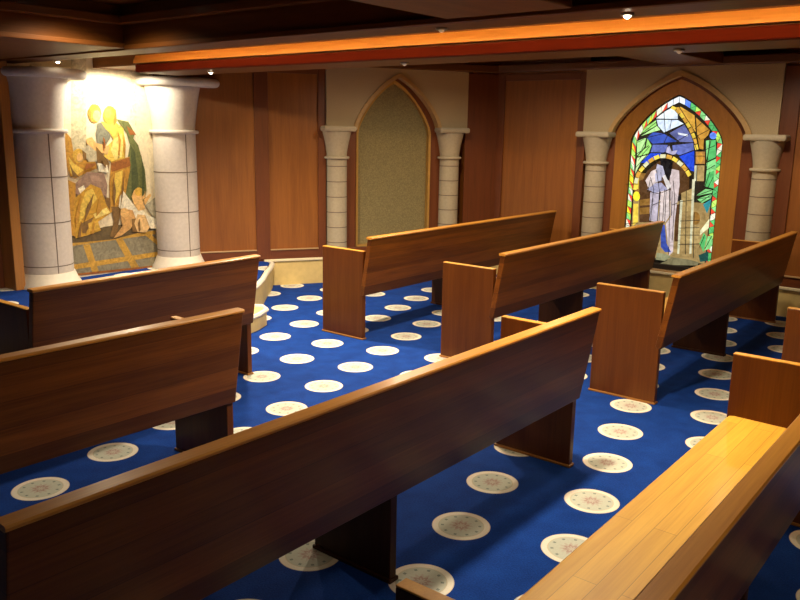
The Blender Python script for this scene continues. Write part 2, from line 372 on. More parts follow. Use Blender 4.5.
GLASS = [
 ('sky', [(-3.102, 1.723), (-3.012, 1.794), (-2.95, 1.829), (-2.886, 1.766), (-2.882, 1.718)]),
 ('sky2', [(-3.094, 1.713), (-2.882, 1.713), (-2.821, 1.677), (-2.925, 1.629), (-3.009, 1.59), (-3.074, 1.653)]),
 ('navy', [(-3.177, 1.537), (-3.121, 1.595), (-3.009, 1.586), (-2.863, 1.509), (-3.112, 1.481)]),
 ('slate', [(-2.957, 1.588), (-2.813, 1.672), (-2.748, 1.585), (-2.713, 1.505), (-2.848, 1.505)]),
 ('white', [(-2.878, 1.595), (-2.769, 1.58), (-2.774, 1.559), (-2.869, 1.576)]),
 ('slate2', [(-3.111, 1.477), (-2.955, 1.478), (-2.978, 1.402), (-3.127, 1.402)]),
 ('slate2', [(-2.918, 1.475), (-2.715, 1.502), (-2.699, 1.436), (-2.837, 1.38), (-2.905, 1.409)]),
 ('mauve', [(-2.97, 1.4), (-2.948, 1.476), (-2.913, 1.413), (-2.856, 1.432), (-2.874, 1.389), (-2.946, 1.372)]),
 ('deep', [(-3.218, 1.297), (-3.127, 1.395), (-2.978, 1.4), (-3.031, 1.362), (-3.134, 1.296)]),
 ('deep', [(-2.844, 1.373), (-2.699, 1.433), (-2.68, 1.234), (-2.716, 1.24), (-2.78, 1.308)]),
 ('leaf', [(-3.248, 1.565), (-3.2, 1.637), (-3.094, 1.709), (-3.082, 1.66)]),
 ('leaf2', [(-3.239, 1.553), (-3.077, 1.656), (-3.041, 1.618), (-3.158, 1.581)]),
 ('leaf2', [(-3.271, 1.506), (-3.177, 1.544), (-3.185, 1.451), (-3.259, 1.361)]),
 ('leaf', [(-3.254, 1.354), (-3.177, 1.451), (-3.166, 1.537), (-3.115, 1.467), (-3.141, 1.387)]),
 ('leaf3', [(-3.263, 1.185), (-3.258, 1.347), (-3.144, 1.38), (-3.211, 1.302)]),
 ('amber', [(-2.916, 1.828), (-2.864, 1.835), (-2.722, 1.753), (-2.699, 1.588)]),
 ('amber2', [(-2.714, 1.739), (-2.571, 1.625), (-2.58, 1.577), (-2.618, 1.535), (-2.615, 1.439), (-2.651, 1.445), (-2.688, 1.575)]),
 ('bud', [(-2.503, 1.571), (-2.505, 1.555), (-2.515, 1.542), (-2.531, 1.536), (-2.548, 1.537), (-2.563, 1.547), (-2.572, 1.562), (-2.574, 1.579), (-2.567, 1.594), (-2.554, 1.604), (-2.537, 1.606), (-2.521, 1.6), (-2.509, 1.588)]),
 ('fern', [(-2.6, 1.528), (-2.556, 1.536), (-2.578, 1.343)]),
 ('fern2', [(-2.551, 1.536), (-2.508, 1.537), (-2.492, 1.374), (-2.573, 1.33)]),
 ('fern', [(-2.577, 1.323), (-2.491, 1.367), (-2.472, 1.168), (-2.564, 1.149)]),
 ('capital', [(-2.687, 1.425), (-2.596, 1.428), (-2.585, 1.308), (-2.676, 1.305)]),
 ('amber2', [(-2.603, 1.367), (-2.605, 1.343), (-2.613, 1.324), (-2.627, 1.314), (-2.644, 1.316), (-2.658, 1.33), (-2.668, 1.352), (-2.67, 1.378), (-2.665, 1.4), (-2.653, 1.415), (-2.637, 1.418), (-2.622, 1.41), (-2.609, 1.391)]),
 ('stone', [(-2.658, 1.298), (-2.588, 1.301), (-2.581, 1.148), (-2.648, 1.145)]),
 ('pale', [(-2.683, 1.297), (-2.662, 1.298), (-2.654, 1.145), (-2.675, 1.143)]),
 ('void', [(-3.181, 1.131), (-3.143, 1.22), (-3.031, 1.326), (-2.781, 1.322), (-2.721, 1.211), (-2.703, 1.014), (-3.169, 0.984)]),
 ('void', [(-3.214, 1.124), (-3.094, 1.181), (-3.054, 0.721), (-3.18, 0.71)]),
 ('umber', [(-3.195, 0.936), (-3.084, 0.96), (-3.078, 0.892), (-3.19, 0.875)]),
 ('umber', [(-3.188, 0.858), (-3.076, 0.875), (-3.071, 0.806), (-3.183, 0.789)]),
 ('gold', [(-3.267, 1.104), (-3.217, 1.158), (-3.214, 1.038), (-3.265, 1.035)]),
 ('yellow', [(-3.189, 0.971), (-3.191, 0.946), (-3.202, 0.927), (-3.219, 0.917), (-3.239, 0.919), (-3.255, 0.932), (-3.266, 0.953), (-3.268, 0.978), (-3.261, 1.0), (-3.246, 1.015), (-3.228, 1.02), (-3.209, 1.012), (-3.195, 0.994)]),
 ('gold', [(-3.254, 0.897), (-3.203, 0.9), (-3.191, 0.71), (-3.243, 0.67)]),
 ('stone', [(-2.786, 1.03), (-2.674, 1.087), (-2.661, 0.864), (-2.766, 0.847)]),
 ('stone2', [(-2.765, 0.839), (-2.661, 0.859), (-2.584, 0.837), (-2.577, 0.729), (-2.765, 0.704)]),
 ('stone', [(-2.764, 0.695), (-2.576, 0.721), (-2.558, 0.563), (-2.762, 0.542)]),
 ('stone2', [(-2.761, 0.534), (-2.557, 0.555), (-2.551, 0.395), (-2.644, 0.41), (-2.762, 0.431)]),
 ('umber', [(-2.578, 0.804), (-2.58, 0.773), (-2.594, 0.748), (-2.615, 0.734), (-2.639, 0.736), (-2.66, 0.753), (-2.674, 0.78), (-2.677, 0.812), (-2.668, 0.841), (-2.65, 0.86), (-2.627, 0.866), (-2.604, 0.856), (-2.586, 0.834)]),
 ('void', [(-2.83, 0.91), (-2.785, 0.93), (-2.769, 0.559), (-2.808, 0.555)]),
 ('pale', [(-2.788, 0.963), (-2.763, 0.965), (-2.75, 0.441), (-2.77, 0.438)]),
 ('pale', [(-2.69, 1.168), (-2.665, 1.17), (-2.632, 0.454), (-2.652, 0.451)]),
 ('robe', [(-3.151, 1.127), (-3.097, 1.224), (-3.038, 1.252), (-3.01, 1.135), (-3.047, 1.048), (-3.098, 1.028)]),
 ('robe2', [(-2.909, 1.257), (-2.822, 1.244), (-2.802, 1.113), (-2.811, 0.928), (-2.865, 0.958), (-2.907, 1.14)]),
 ('robe3', [(-3.089, 1.02), (-2.993, 1.034), (-2.993, 0.727), (-3.074, 0.737)]),
 ('robe', [(-2.984, 1.035), (-2.899, 1.057), (-2.868, 0.805), (-2.911, 0.734), (-2.985, 0.736)]),
 ('robe2', [(-2.891, 1.057), (-2.814, 0.928), (-2.818, 0.725), (-2.811, 0.451), (-2.848, 0.412), (-2.91, 0.725), (-2.864, 0.797)]),
 ('lav', [(-3.126, 1.043), (-3.052, 1.107), (-2.983, 1.12), (-2.908, 1.053), (-3.044, 1.011)]),
 ('lav2', [(-3.06, 1.2), (-3.002, 1.236), (-2.976, 1.137), (-3.044, 1.116)]),
 ('paper', [(-2.984, 1.187), (-2.938, 1.206), (-2.882, 1.075), (-2.918, 1.047)]),
 ('skinface', [(-2.932, 1.33), (-2.933, 1.315), (-2.94, 1.304), (-2.951, 1.298), (-2.963, 1.299), (-2.974, 1.308), (-2.98, 1.321), (-2.982, 1.336), (-2.977, 1.349), (-2.968, 1.358), (-2.956, 1.36), (-2.945, 1.355), (-2.936, 1.344)]),
 ('mauve', [(-2.971, 1.407), (-2.957, 1.464), (-2.928, 1.415), (-2.863, 1.429), (-2.882, 1.396), (-2.939, 1.384)]),
 ('dark', [(-3.024, 1.391), (-2.979, 1.414), (-2.911, 1.395), (-2.885, 1.318), (-2.894, 1.203), (-2.917, 1.13), (-2.96, 1.2), (-3.009, 1.284)]),
 ('lav2', [(-3.043, 1.297), (-2.982, 1.278), (-2.953, 1.2), (-2.986, 1.156), (-3.052, 1.225)]),
 ('blue', [(-2.956, 0.712), (-2.916, 0.716), (-2.879, 0.53), (-2.826, 0.449), (-2.889, 0.443), (-2.937, 0.489)]),
 ('fern', [(-2.65, 1.006), (-2.558, 1.085), (-2.485, 1.078), (-2.49, 1.049)]),
 ('fern2', [(-2.568, 1.101), (-2.555, 1.224), (-2.494, 1.259), (-2.477, 1.085)]),
 ('fern', [(-2.631, 0.982), (-2.489, 1.041), (-2.493, 1.0), (-2.578, 0.945)]),
 ('teal', [(-2.569, 0.937), (-2.493, 0.992), (-2.492, 0.934), (-2.52, 0.85)]),
 ('cream', [(-2.57, 0.688), (-2.491, 0.811), (-2.486, 0.72), (-2.566, 0.643)]),
 ('fern2', [(-2.566, 0.562), (-2.532, 0.675), (-2.499, 0.636), (-2.517, 0.483)]),
 ('fern', [(-2.511, 0.501), (-2.492, 0.645), (-2.444, 0.658), (-2.455, 0.524)]),
 ('teal2', [(-2.564, 0.453), (-2.47, 0.505), (-2.464, 0.405), (-2.542, 0.388)]),
 ('moss', [(-2.973, 0.433), (-2.884, 0.434), (-2.816, 0.407), (-2.881, 0.356), (-2.979, 0.362)]),
 ('moss2', [(-2.816, 0.407), (-2.644, 0.401), (-2.55, 0.387), (-2.555, 0.352), (-2.966, 0.311), (-2.878, 0.357)]),
]

VOUS = [(-2.947, 1.831), (-2.887, 1.803), (-2.824, 1.739), (-2.76, 1.656), (-2.703, 1.556), (-2.664, 1.437)]
VOUS2 = [(-3.24, 1.029), (-3.238, 1.128), (-3.204, 1.218), (-3.139, 1.298), (-3.053, 1.359), (-2.995, 1.375), (-2.906, 1.364), (-2.824, 1.32), (-2.751, 1.257), (-2.707, 1.193)]
LEAD = [[(-3.102, 1.716), (-3.005, 1.715), (-2.86, 1.716)], [(-3.177, 1.537), (-2.994, 1.583), (-2.82, 1.672)], [(-3.112, 1.481), (-2.986, 1.492), (-2.716, 1.505)], [(-3.127, 1.398), (-2.978, 1.4), (-2.837, 1.376), (-2.699, 1.433)], [(-3.092, 1.165), (-3.047, 1.048), (-3.07, 0.737)], [(-3.037, 1.235), (-2.989, 1.035), (-2.985, 0.736)], [(-2.939, 1.055), (-2.933, 0.749)], [(-2.892, 1.074), (-2.866, 0.737), (-2.844, 0.43)], [(-2.864, 1.143), (-2.831, 0.96), (-2.822, 0.57)], [(-3.116, 1.027), (-2.991, 1.009), (-2.899, 1.054)], [(-3.051, 0.894), (-2.967, 0.934)], [(-2.992, 1.22), (-2.976, 1.137), (-3.043, 1.108)], [(-2.86, 0.908), (-2.811, 0.928)], [(-3.048, 0.963), (-3.056, 0.738)], [(-2.778, 0.947), (-2.663, 0.972)], [(-2.762, 0.763), (-2.579, 0.787)], [(-2.758, 0.628), (-2.566, 0.646)], [(-2.73, 1.067), (-2.682, 0.448)], [(-2.687, 1.381), (-2.589, 1.384)], [(-2.831, 1.711), (-2.733, 1.574), (-2.664, 1.437)], [(-2.871, 1.835), (-2.645, 1.534)], [(-3.277, 1.361), (-3.133, 1.467)], [(-3.252, 1.245), (-3.141, 1.38)], [(-2.556, 1.536), (-2.561, 1.163)], [(-2.65, 1.006), (-2.477, 1.082)], [(-2.623, 0.983), (-2.471, 1.017)], [(-2.595, 0.952), (-2.481, 1.041)], [(-3.227, 1.319), (-3.2, 1.363), (-3.125, 1.46)], [(-3.257, 1.492), (-3.191, 1.523)], [(-3.232, 1.565), (-3.077, 1.688)], [(-3.205, 1.421), (-3.16, 1.523)], [(-3.012, 1.794), (-2.98, 1.591)], [(-2.932, 1.717), (-2.939, 1.626)], [(-2.748, 1.585), (-2.87, 1.508)], [(-2.95, 1.584), (-2.986, 1.492)], [(-2.571, 1.625), (-2.683, 1.561)], [(-2.639, 1.692), (-2.703, 1.63)], [(-2.592, 1.439), (-2.503, 1.483)], [(-2.573, 1.246), (-2.485, 1.306)], [(-2.559, 1.094), (-2.525, 1.242)], [(-2.534, 1.087), (-2.491, 1.195)], [(-2.555, 0.53), (-2.517, 0.651)], [(-2.504, 0.518), (-2.451, 0.649)], [(-2.786, 1.03), (-2.776, 0.83)], [(-2.636, 0.857), (-2.603, 0.423)], [(-2.764, 0.695), (-2.573, 0.716)], [(-2.758, 0.534), (-2.558, 0.563)], [(-3.09, 1.139), (-3.107, 1.027)], [(-2.924, 1.047), (-2.911, 0.734)], [(-2.972, 0.9), (-2.967, 0.737)], [(-2.864, 1.042), (-2.851, 0.807)], [(-3.338, 1.083), (-3.211, 1.09)], [(-3.316, 0.69), (-3.18, 0.71)]]

# ------------------------------------------------------------------ setting
WI = Matrix.Identity(4)
def struct(name, bm, mat, M=None, label=None, **kw):
    o = link(name, bm, mat, None, M, **kw); o['kind'] = 'structure'
    if label: o['label'] = label
    return o
WF = frame(0, 6.63, 0)                       # front wall with the mural
WD = frame(5.88, 5.83, radians(-30))         # diagonal wall with the blank niche
WR = frame(7.6, 0, radians(-90))             # side wall with the stained glass
ZC = 2.32

struct('floor', boxes((-3.6, 8.0, -3.6, 7.2, -.12, 0)), M_carpet, label='royal blue carpet with round cream medallions')
struct('ceiling', boxes((-3.6, 8.0, -3.6, 7.2, ZC, ZC + .12)), M_ceil, label='dark wood coffered ceiling')
struct('wall_rear', boxes((-3.6, 8.0, -3.7, -3.5, 0, ZC)), M_wall)
struct('wall_left', boxes((-3.7, -3.5, -3.6, 7.2, 0, ZC)), M_wall)
struct('wall_front', boxes((-3.6, 3.06, 0, .2, 0, ZC)), M_stile, WF, label='dark wood front wall')
struct('wall_front_niche', boxes((3.06, 4.6, 0, .2, 0, ZC)), M_plaster_pale, WF, label='pale front wall behind the mural')
struct('trim_1', boxes((2.985, 3.065, -.20, 0, .25, 2.06)), M_splay, WF, label='wooden upright left of the thick columns', bevel=.006)
struct('wall_diagonal', boxes((-1.62, .04, 0, .3, 0, ZC), (1.62, 2.05, 0, .3, 0, ZC), (.04, 1.62, .14, .3, 0, ZC)), M_wall, WD, label='teak veneer diagonal wall')
struct('wall_side', boxes((-4.86, -3.77, 0, .3, 0, ZC), (-1.96, 3.55, 0, .3, 0, ZC), (-3.77, -1.96, .14, .3, 0, ZC)), M_wall, WR, label='teak veneer side wall')

# stiles, rails, sills
b = boxes((-1.60, -1.25, -.02, 0, .27, 2.17), (-.67, -.53, -.02, 0, .27, 2.17), (-.03, .05, -.02, 0, .27, 2.17), (1.60, 1.98, -.02, 0, .27, 2.17))
struct('trim_2', b, M_stile, WD, label='red mahogany stiles of the diagonal wall', bevel=.004)
b = boxes((-1.25, -.67, -.018, 0, .27, .36), (-.53, -.03, -.018, 0, .27, .36), (-1.25, -.67, -.018, 0, 2.10, 2.17), (-.53, -.03, -.018, 0, 2.10, 2.17), (.05, 1.60, .02, .14, .27, .355))
struct('trim_3', b, M_rail, WD, label='red mahogany rails of the diagonal wall', bevel=.004)
struct('trim_4', boxes((-1.25, -.67, -.03, 0, .36, .372), (-.53, -.03, -.03, 0, .36, .372)), M_sill, WD, label='pale ledge under the teak panels', bevel=.003)
b = boxes((-4.84, -4.74, -.02, 0, .27, 2.17), (-3.86, -3.77, -.02, 0, .27, 2.17), (-1.96, -1.80, -.02, 0, .27, 2.17), (-.7, -.55, -.02, 0, .27, 2.17), (.7, .85, -.02, 0, .27, 2.17))
struct('trim_5', b, M_stile, WR, label='red mahogany stiles of the side wall', bevel=.004)
b = boxes((-4.74, -3.86, -.018, 0, .27, .36), (-4.74, -3.86, -.018, 0, 2.10, 2.17), (-1.80, -.7, -.018, 0, .27, .36), (-1.80, -.7, -.018, 0, 2.10, 2.17), (-.55, .7, -.018, 0, .27, .36))
struct('trim_6', b, M_rail, WR, label='red mahogany rails of the side wall', bevel=.004)
struct('trim_7', boxes((-4.74, -3.86, -.03, 0, .36, .372), (-1.80, -.7, -.03, 0, .36, .372), (-3.5, -2.2, -.03, .1, .262, .285)), M_sill, WR, label='pale ledge along the side wall', bevel=.003)
# plinth
struct('baseboard_diagonal', boxes((-.60, 1.99, -.02, .14, 0, .25)), M_base, WD, label='cream plinth of the diagonal wall')
struct('baseboard_side', boxes((-4.82, 3.5, -.02, .14, 0, .25)), M_base, WR, label='cream plinth of the side wall')
struct('trim_8', boxes((-.60, 1.97, -.04, .1, .245, .27)), M_basecap, WD, label='ivory cap of the cream plinth', bevel=.006)
struct('trim_9', boxes((-4.80, 3.5, -.04, .1, .245, .27)), M_basecap, WR, label='ivory cap of the side wall plinth', bevel=.006)
# cornices
struct('trim_10', boxes((-1.62, 2.0, -.09, .14, 2.182, 2.26)), M_ceil_x, WD, label='wooden cornice above the diagonal wall', bevel=.01)
struct('trim_11', boxes((-4.82, 3.5, -.09, .14, 2.188, 2.265)), M_ceil_x, WR, label='wooden cornice above the side wall', bevel=.01)

# ceiling beams
struct('ceiling_beam_front', boxes((-3.5, 3.0, 4.72, 6.63, 2.06, ZC), (-3.5, 3.0, 4.66, 4.72, 2.20, 2.25), (-3.5, 3.0, 4.69, 4.72, 2.06, 2.09)), M_ceil, label='wide dark beam along the front wall', bevel=.006)
struct('ceiling_beam_long', boxes((3.0, 3.22, -3.5, 6.63, 2.05, ZC), (2.94, 3.0, -3.5, 4.66, 2.20, 2.25), (2.98, 3.0, -3.5, 4.69, 2.05, 2.08)), M_ceil_y, label='long dark ceiling beam across the room', bevel=.006)
struct('ceiling_beam_cross', boxes((-3.5, 2.94, 1.55, 2.15, 2.06, ZC), (-3.5, 2.94, 2.15, 2.2, 2.20, 2.25)), M_ceil, label='dark cross beam of the ceiling', bevel=.006)
struct('ceiling_beam_lit', boxes((3.90, 4.27, -3.5, 5.95, 2.0, ZC), (3.90, 4.27, 5.95, 6.63, 2.06, ZC)), M_ceil_y, label='ceiling beam carrying the glowing moulding', bevel=.004)
struct('trim_12', boxes((3.86, 3.90, -3.5, 5.93, 2.003, 2.062)), M_fascia, label='red fascia under the glowing moulding', bevel=.008)
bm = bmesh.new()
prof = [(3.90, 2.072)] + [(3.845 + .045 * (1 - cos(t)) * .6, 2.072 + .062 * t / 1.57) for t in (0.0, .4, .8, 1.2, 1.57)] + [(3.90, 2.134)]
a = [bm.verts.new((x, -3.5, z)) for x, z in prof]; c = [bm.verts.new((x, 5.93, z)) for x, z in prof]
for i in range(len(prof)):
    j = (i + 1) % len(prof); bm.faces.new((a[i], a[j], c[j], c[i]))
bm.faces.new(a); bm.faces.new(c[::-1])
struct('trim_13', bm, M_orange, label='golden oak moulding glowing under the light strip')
struct('ceiling_beam_far', boxes((4.27, 7.5, 2.45, 2.95, 2.20, ZC)), M_ceil, label='short beam above the stained glass arch', bevel=.006)

# stage platform
edge = [(5.40, 6.10), (5.36, 6.00), (5.18, 5.83), (5.0, 5.68), (4.75, 5.45), (4.54, 5.28), (4.3, 5.11), (4.0, 4.94), (3.6, 4.80), (3.0, 4.73), (2.2, 4.78), (1.4, 4.95), (.6, 5.3), (-.2, 5.9), (-.8, 6.63)]
bm = bmesh.new(); prism_z(bm, edge + [(4.49, 6.63)], 0, .235)
struct('stage_platform', bm, M_base, label='low curved stage with cream riser')
def inset(pts, d):
    out = []
    for i, p in enumerate(pts):
        q0 = pts[max(i - 1, 0)]; q1 = pts[min(i + 1, len(pts) - 1)]
        t = Vector((q1[0] - q0[0], q1[1] - q0[1])).normalized(); nrm = Vector((t.y, -t.x))
        out.append((p[0] + nrm.x * d, p[1] + nrm.y * d))
    return out
bm = bmesh.new(); prism_z(bm, inset(edge, .03)[:-1] + [(-.7, 6.62), (4.45, 6.62)], .235, .252)
struct('stage_carpet', bm, M_carpet, label='blue medallion carpet on the curved stage')
def tube(bm, pts, r, n=8):
    rings = []
    for i, p in enumerate(pts):
        q0 = Vector(pts[max(i - 1, 0)]); q1 = Vector(pts[min(i + 1, len(pts) - 1)])
        t = (q1 - q0).normalized(); sd = t.cross(Vector((0, 0, 1)))
        if sd.length < 1e-4: sd = Vector((1, 0, 0))
        sd.normalize(); upx = sd.cross(t)
        rings.append([bm.verts.new(Vector(p) + (sd * cos(2 * pi * k / n) + upx * sin(2 * pi * k / n)) * r) for k in range(n)])
    for A, B in zip(rings, rings[1:]):
        for k in range(n): bm.faces.new((A[k], A[(k + 1) % n], B[(k + 1) % n], B[k]))
    bm.faces.new(rings[0][::-1]); bm.faces.new(rings[-1])
bm = bmesh.new(); tube(bm, [(x, y, .236) for x, y in edge[:-1]], .024)
struct('trim_14', bm, M_white, label='white nosing round the stage edge', smooth=True)
sedge = [(4.12, 5.10), (4.25, 5.08), (4.33, 4.98), (4.27, 4.86), (4.1, 4.77), (3.6, 4.62), (3.0, 4.55), (2.2, 4.60), (2.1, 4.72)]
bm = bmesh.new(); prism_z(bm, sedge + [(2.2, 4.85), (3.0, 4.80), (3.6, 4.87), (4.0, 5.0)], 0, .125)
struct('stage_step', bm, M_base, label='round-ended step in front of the stage')
bm = bmesh.new(); tube(bm, [(x, y, .125) for x, y in sedge], .02)
struct('trim_15', bm, M_white, label='white nosing round the step', smooth=True)

# arch surrounds
def spandrel(s0, s1, cx, hw, zs, za, zt, d0, d1):
    bm = bmesh.new()
    A = [(x, z) for x, z in arch(hw, zs - .02, zs, za, cx=cx)]
    B = [(x, zt) for x, z in A]
    A = [(s0, zs)] + A[5:-5] + [(s1, zs)]; B = [(s0, zt)] + B[5:-5] + [(s1, zt)]
    ring_strip(bm, B, A, d0, d0, d1)
    return bm
struct('trim_16', spandrel(.05, 1.606, .82, .475, 1.585, 2.125, 2.185, -.05, .14), M_plaster, WD, label='speckled plaster above the narrow blank arch')
struct('trim_17', spandrel(-3.78, -1.94, -2.83, .665, 1.575, 2.145, 2.19, -.05, .14), M_plaster, WR, label='speckled plaster above the stained glass arch')
bm = bmesh.new(); ring_strip(bm, arch(.487, 1.57, 1.585, 2.138, cx=.82), arch(.447, 1.57, 1.585, 2.095, cx=.82), -.068, -.075, .03)
struct('trim_18', bm, M_trimstone, WD, label='sand moulding of the narrow blank arch', smooth=True)
bm = bmesh.new(); ring_strip(bm, arch(.678, 1.56, 1.575, 2.158, cx=-2.83), arch(.632, 1.56, 1.575, 2.105, cx=-2.83), -.068, -.075, .03)
struct('trim_19', bm, M_trimstone, WR, label='sand moulding of the stained glass arch', smooth=True)
bm = bmesh.new(); ring_strip(bm, arch(.56, .355, 1.57, 2.15, cx=.82), arch(.415, .355, 1.53, 2.07, cx=.80), .03, .03, .14)
struct('trim_20', bm, M_stile, WD, label='red mahogany reveal round the blank niche')
bm = bmesh.new(); ring_strip(bm, arch(.71, .285, 1.57, 2.16, cx=-2.835), arch(.60, .285, 1.56, 2.075, cx=-2.845), .0, .0, .14)
struct('trim_21', bm, M_stile, WR, label='red mahogany jamb of the stained glass arch')
bm = bmesh.new(); ring_strip(bm, arch(.602, .285, 1.56, 2.077, cx=-2.845), arch(.445, .285, 1.51, 1.945, cx=-2.885), -.005, .085, .14)
struct('trim_22', bm, M_splay, WR, label='golden teak splay round the stained glass')
struct('trim_23', boxes((-3.34, -2.40, .02, .14, .285, .33)), M_dark, WR, label='dark sill under the stained glass')

# blank niche
P = empty('arched_niche_panel', 'pointed niche panel of olive woven fabric in a thin gold frame', 'niche panel', WD)
bm = bmesh.new(); fill_outline(bm, arch(.40, .36, 1.53, 2.055, cx=.80), .085, .12)
link('fabric_panel', bm, M_fabric, P, WD)
bm = bmesh.new(); ring_strip(bm, arch(.415, .358, 1.53, 2.072, cx=.80), arch(.393, .38, 1.53, 2.045, cx=.80), .015, .02, .12)
box(bm, .40, 1.20, .02, .12, .358, .38)
link('gold_frame', bm, M_gold, P, WD)

# columns
def column(M, s, d, r, zb, zr, zt, slab, label, joints, big=False):
    T = M @ Matrix.Translation((s, d, 0))
    P = empty('column', label, 'column', T, group=None)
    bm = bmesh.new()
    if big:
        lathe(bm, [(r, zb + .10), (r * .985, zr)], 48)
        link('shaft', bm, M_stone, P, T, smooth=True)
        bm = bmesh.new(); lathe(bm, [(r * 1.28, zb), (r * 1.26, zb + .02), (r * 1.14, zb + .06), (r * 1.04, zb + .115)], 48)
        link('base', bm, M_white, P, T, smooth=True)
    else:
        lathe(bm, [(r, zb), (r * .98, zr)], 36)
        link('shaft', bm, M_slim, P, T, smooth=True)
    bm = bmesh.new(); rr = r * (1.06 if big else 1.12); t = .018 if big else .014
    lathe(bm, [(r * .95, zr - t)] + [(rr + t * .9 * sin(a), zr - t * cos(a)) for a in [pi * k / 6 for k in range(1, 6)]] + [(r * .95, zr + t)], 48)
    link('collar', bm, M_stone if big else M_slim, P, T, smooth=True)
    bm = bmesh.new(); k = 1.27 if big else 1.42
    n = 8
    lathe(bm, [(r * (.97 + (k - .97) * (i / n) ** 1.35), zr + t * .8 + (zt - slab[2] - zr - t * .8) * i / n) for i in range(n + 1)], 48)
    link('capital', bm, M_stone if big else M_slim, P, T, smooth=True)
    w2, dp, h = slab
    if big:
        bm = bmesh.new(); lathe(bm, [(w2 * .5, zt - h)] + [(w2 - h / 2 + h / 2 * cos(t), zt - h / 2 + h / 2 * sin(t)) for t in [-pi / 2 + pi * q / 8 for q in range(9)]] + [(w2 * .5, zt)], 56, cx=.06)
        link('abacus', bm, M_stone, P, T, smooth=True)
    else:
        link('abacus', boxes((-w2, w2, -dp, min(dp, -d + .02), zt - h, zt)), M_slim, P, T, bevel=h * .35)
    bm = bmesh.new()
    for z in joints: lathe(bm, [(r * .9, z - .004), (r * 1.002, z - .004), (r * 1.002, z + .004), (r * .9, z + .004)], 48)
    if big:
        for a in (-94,):
            ca, sa = cos(radians(a)), sin(radians(a))
            Mx = Matrix(((sa, ca, 0), (-ca, sa, 0), (0, 0, 1))).to_4x4()
            vs = []
            q = bmesh.new(); box(q, -.004, .004, r * .9, r * 1.002, zb + .12, zr - .02)
            for v in q.verts: v.co = Matrix.Rotation(radians(a) - pi / 2, 4, 'Z') @ v.co
            me = bpy.data.meshes.new('tmp'); q.to_mesh(me); q.free(); bm.from_mesh(me); bpy.data.meshes.remove(me)
    link('mortar_joints', bm, M_joint, P, T)
    return P
zj = [.43 + .155 * k for k in range(6)]
column(WD, .164, -.02, .105, .27, 1.29, 1.605, (.17, .15, .055), 'slim stone half column left of the blank pointed niche', zj)
column(WD, 1.42, -.02, .105, .27, 1.29, 1.605, (.17, .15, .055), 'slim stone half column right of the blank pointed niche', zj)
column(WR, -3.63, -.02, .105, .27, 1.285, 1.59, (.18, .15, .055), 'slim stone half column left of the stained glass arch', zj)
column(WR, -2.02, -.02, .105, .27, 1.285, 1.59, (.18, .15, .055), 'slim stone half column right of the stained glass arch', zj)
bj = [.43, .79, 1.16]
column(WF, 3.30, -.12, .208, .252, 1.525, 2.015, (.36, .36, .075), 'thick white stone column on the stage left of the mural', bj, True)
column(WF, 4.59, -.16, .198, .252, 1.525, 2.01, (.385, .36, .075), 'thick white stone column on the stage right of the mural', bj, True)

# ------------------------------------------------------------------ mural and stained glass (flat artworks)
def art_mesh(items, mats, names, base, step, shrink=0.0, flip=1):
    """thin flat pieces laid one over another; coordinates are metres along and up the wall"""
    bm = bmesh.new()
    for i, (c, pts) in enumerate(items):
        mi = names.index(c)
        cx = sum(p[0] for p in pts) / len(pts); cz = sum(p[1] for p in pts) / len(pts)
        q = []
        for x, z in pts:
            L = math.hypot(x - cx, z - cz) or 1
            f = max(.55, 1 - shrink / L); q.append((cx + (x - cx) * f, cz + (z - cz) * f))
        d = base - step * i
        a = [bm.verts.new((x, d, z)) for x, z in q]
        try: f = bm.faces.new(a)
        except Exception: continue
        f.material_index = mi; f.normal_update()
        r = bmesh.ops.extrude_face_region(bm, geom=[f])
        for v in r['geom']:
            if isinstance(v, bmesh.types.BMVert): v.co.y -= max(step * .9, .0006)
        for g in r['geom']:
            if isinstance(g, bmesh.types.BMFace): g.material_index = mi
    bmesh.ops.triangulate(bm, faces=[f for f in bm.faces if len(f.verts) > 4])
    return bm

def paint(name, rgb, var=.28):
    c = srgb(*rgb)
    N = NT('paint_' + name)
    tc = N.n('ShaderNodeTexCoord'); no = N.n('ShaderNodeTexNoise'); N.l(tc.outputs['Object'], no.inputs[0])
    no.inputs['Scale'].default_value = 17; no.inputs['Detail'].default_value = 5; no.inputs['Distortion'].default_value = 2
    N.l(N.ramp(no.outputs[0], [(.3, tuple(v * (1 - var * 1.1) for v in c[:3]) + (1,)), (.5, c), (.7, tuple(min(1, v * (1 + var)) for v in c[:3]) + (1,))]), N.b.inputs['Base Color'])
    N.set(Roughness=.7)
    return N.m
PC = dict(col=(196, 186, 152), col2=(222, 206, 176), grey=(132, 126, 104), gold=(188, 148, 62), rust=(150, 92, 40), umber=(98, 82, 52), green=(104, 110, 62), green2=(74, 84, 48),
          slate=(128, 128, 110), yellow=(222, 190, 84), lemon=(240, 218, 128), gold2=(206, 166, 66), skin=(222, 178, 110), ochre=(184, 136, 50), umber2=(122, 92, 48), stone=(186, 176, 146),
          rose=(150, 122, 104), rose2=(170, 140, 120), white=(228, 222, 198), gold3=(190, 146, 48), greyl=(170, 164, 140), tan=(196, 152, 92), peach=(216, 180, 124))
P = empty('wall_painting', 'tall painted scene of yellow-robed figures between the thick columns', 'painting', WF)
bm = boxes((3.34, 4.46, -.02, 0, .252, 2.06)); link('painted_ground', bm, paint('ground', (226, 214, 182), .12), P, WF)
nm = list(PC)
link('painted_figures', art_mesh(MURAL, None, nm, -.021, .0004), None, P, WF, mats=[paint(k, PC[k]) for k in nm])

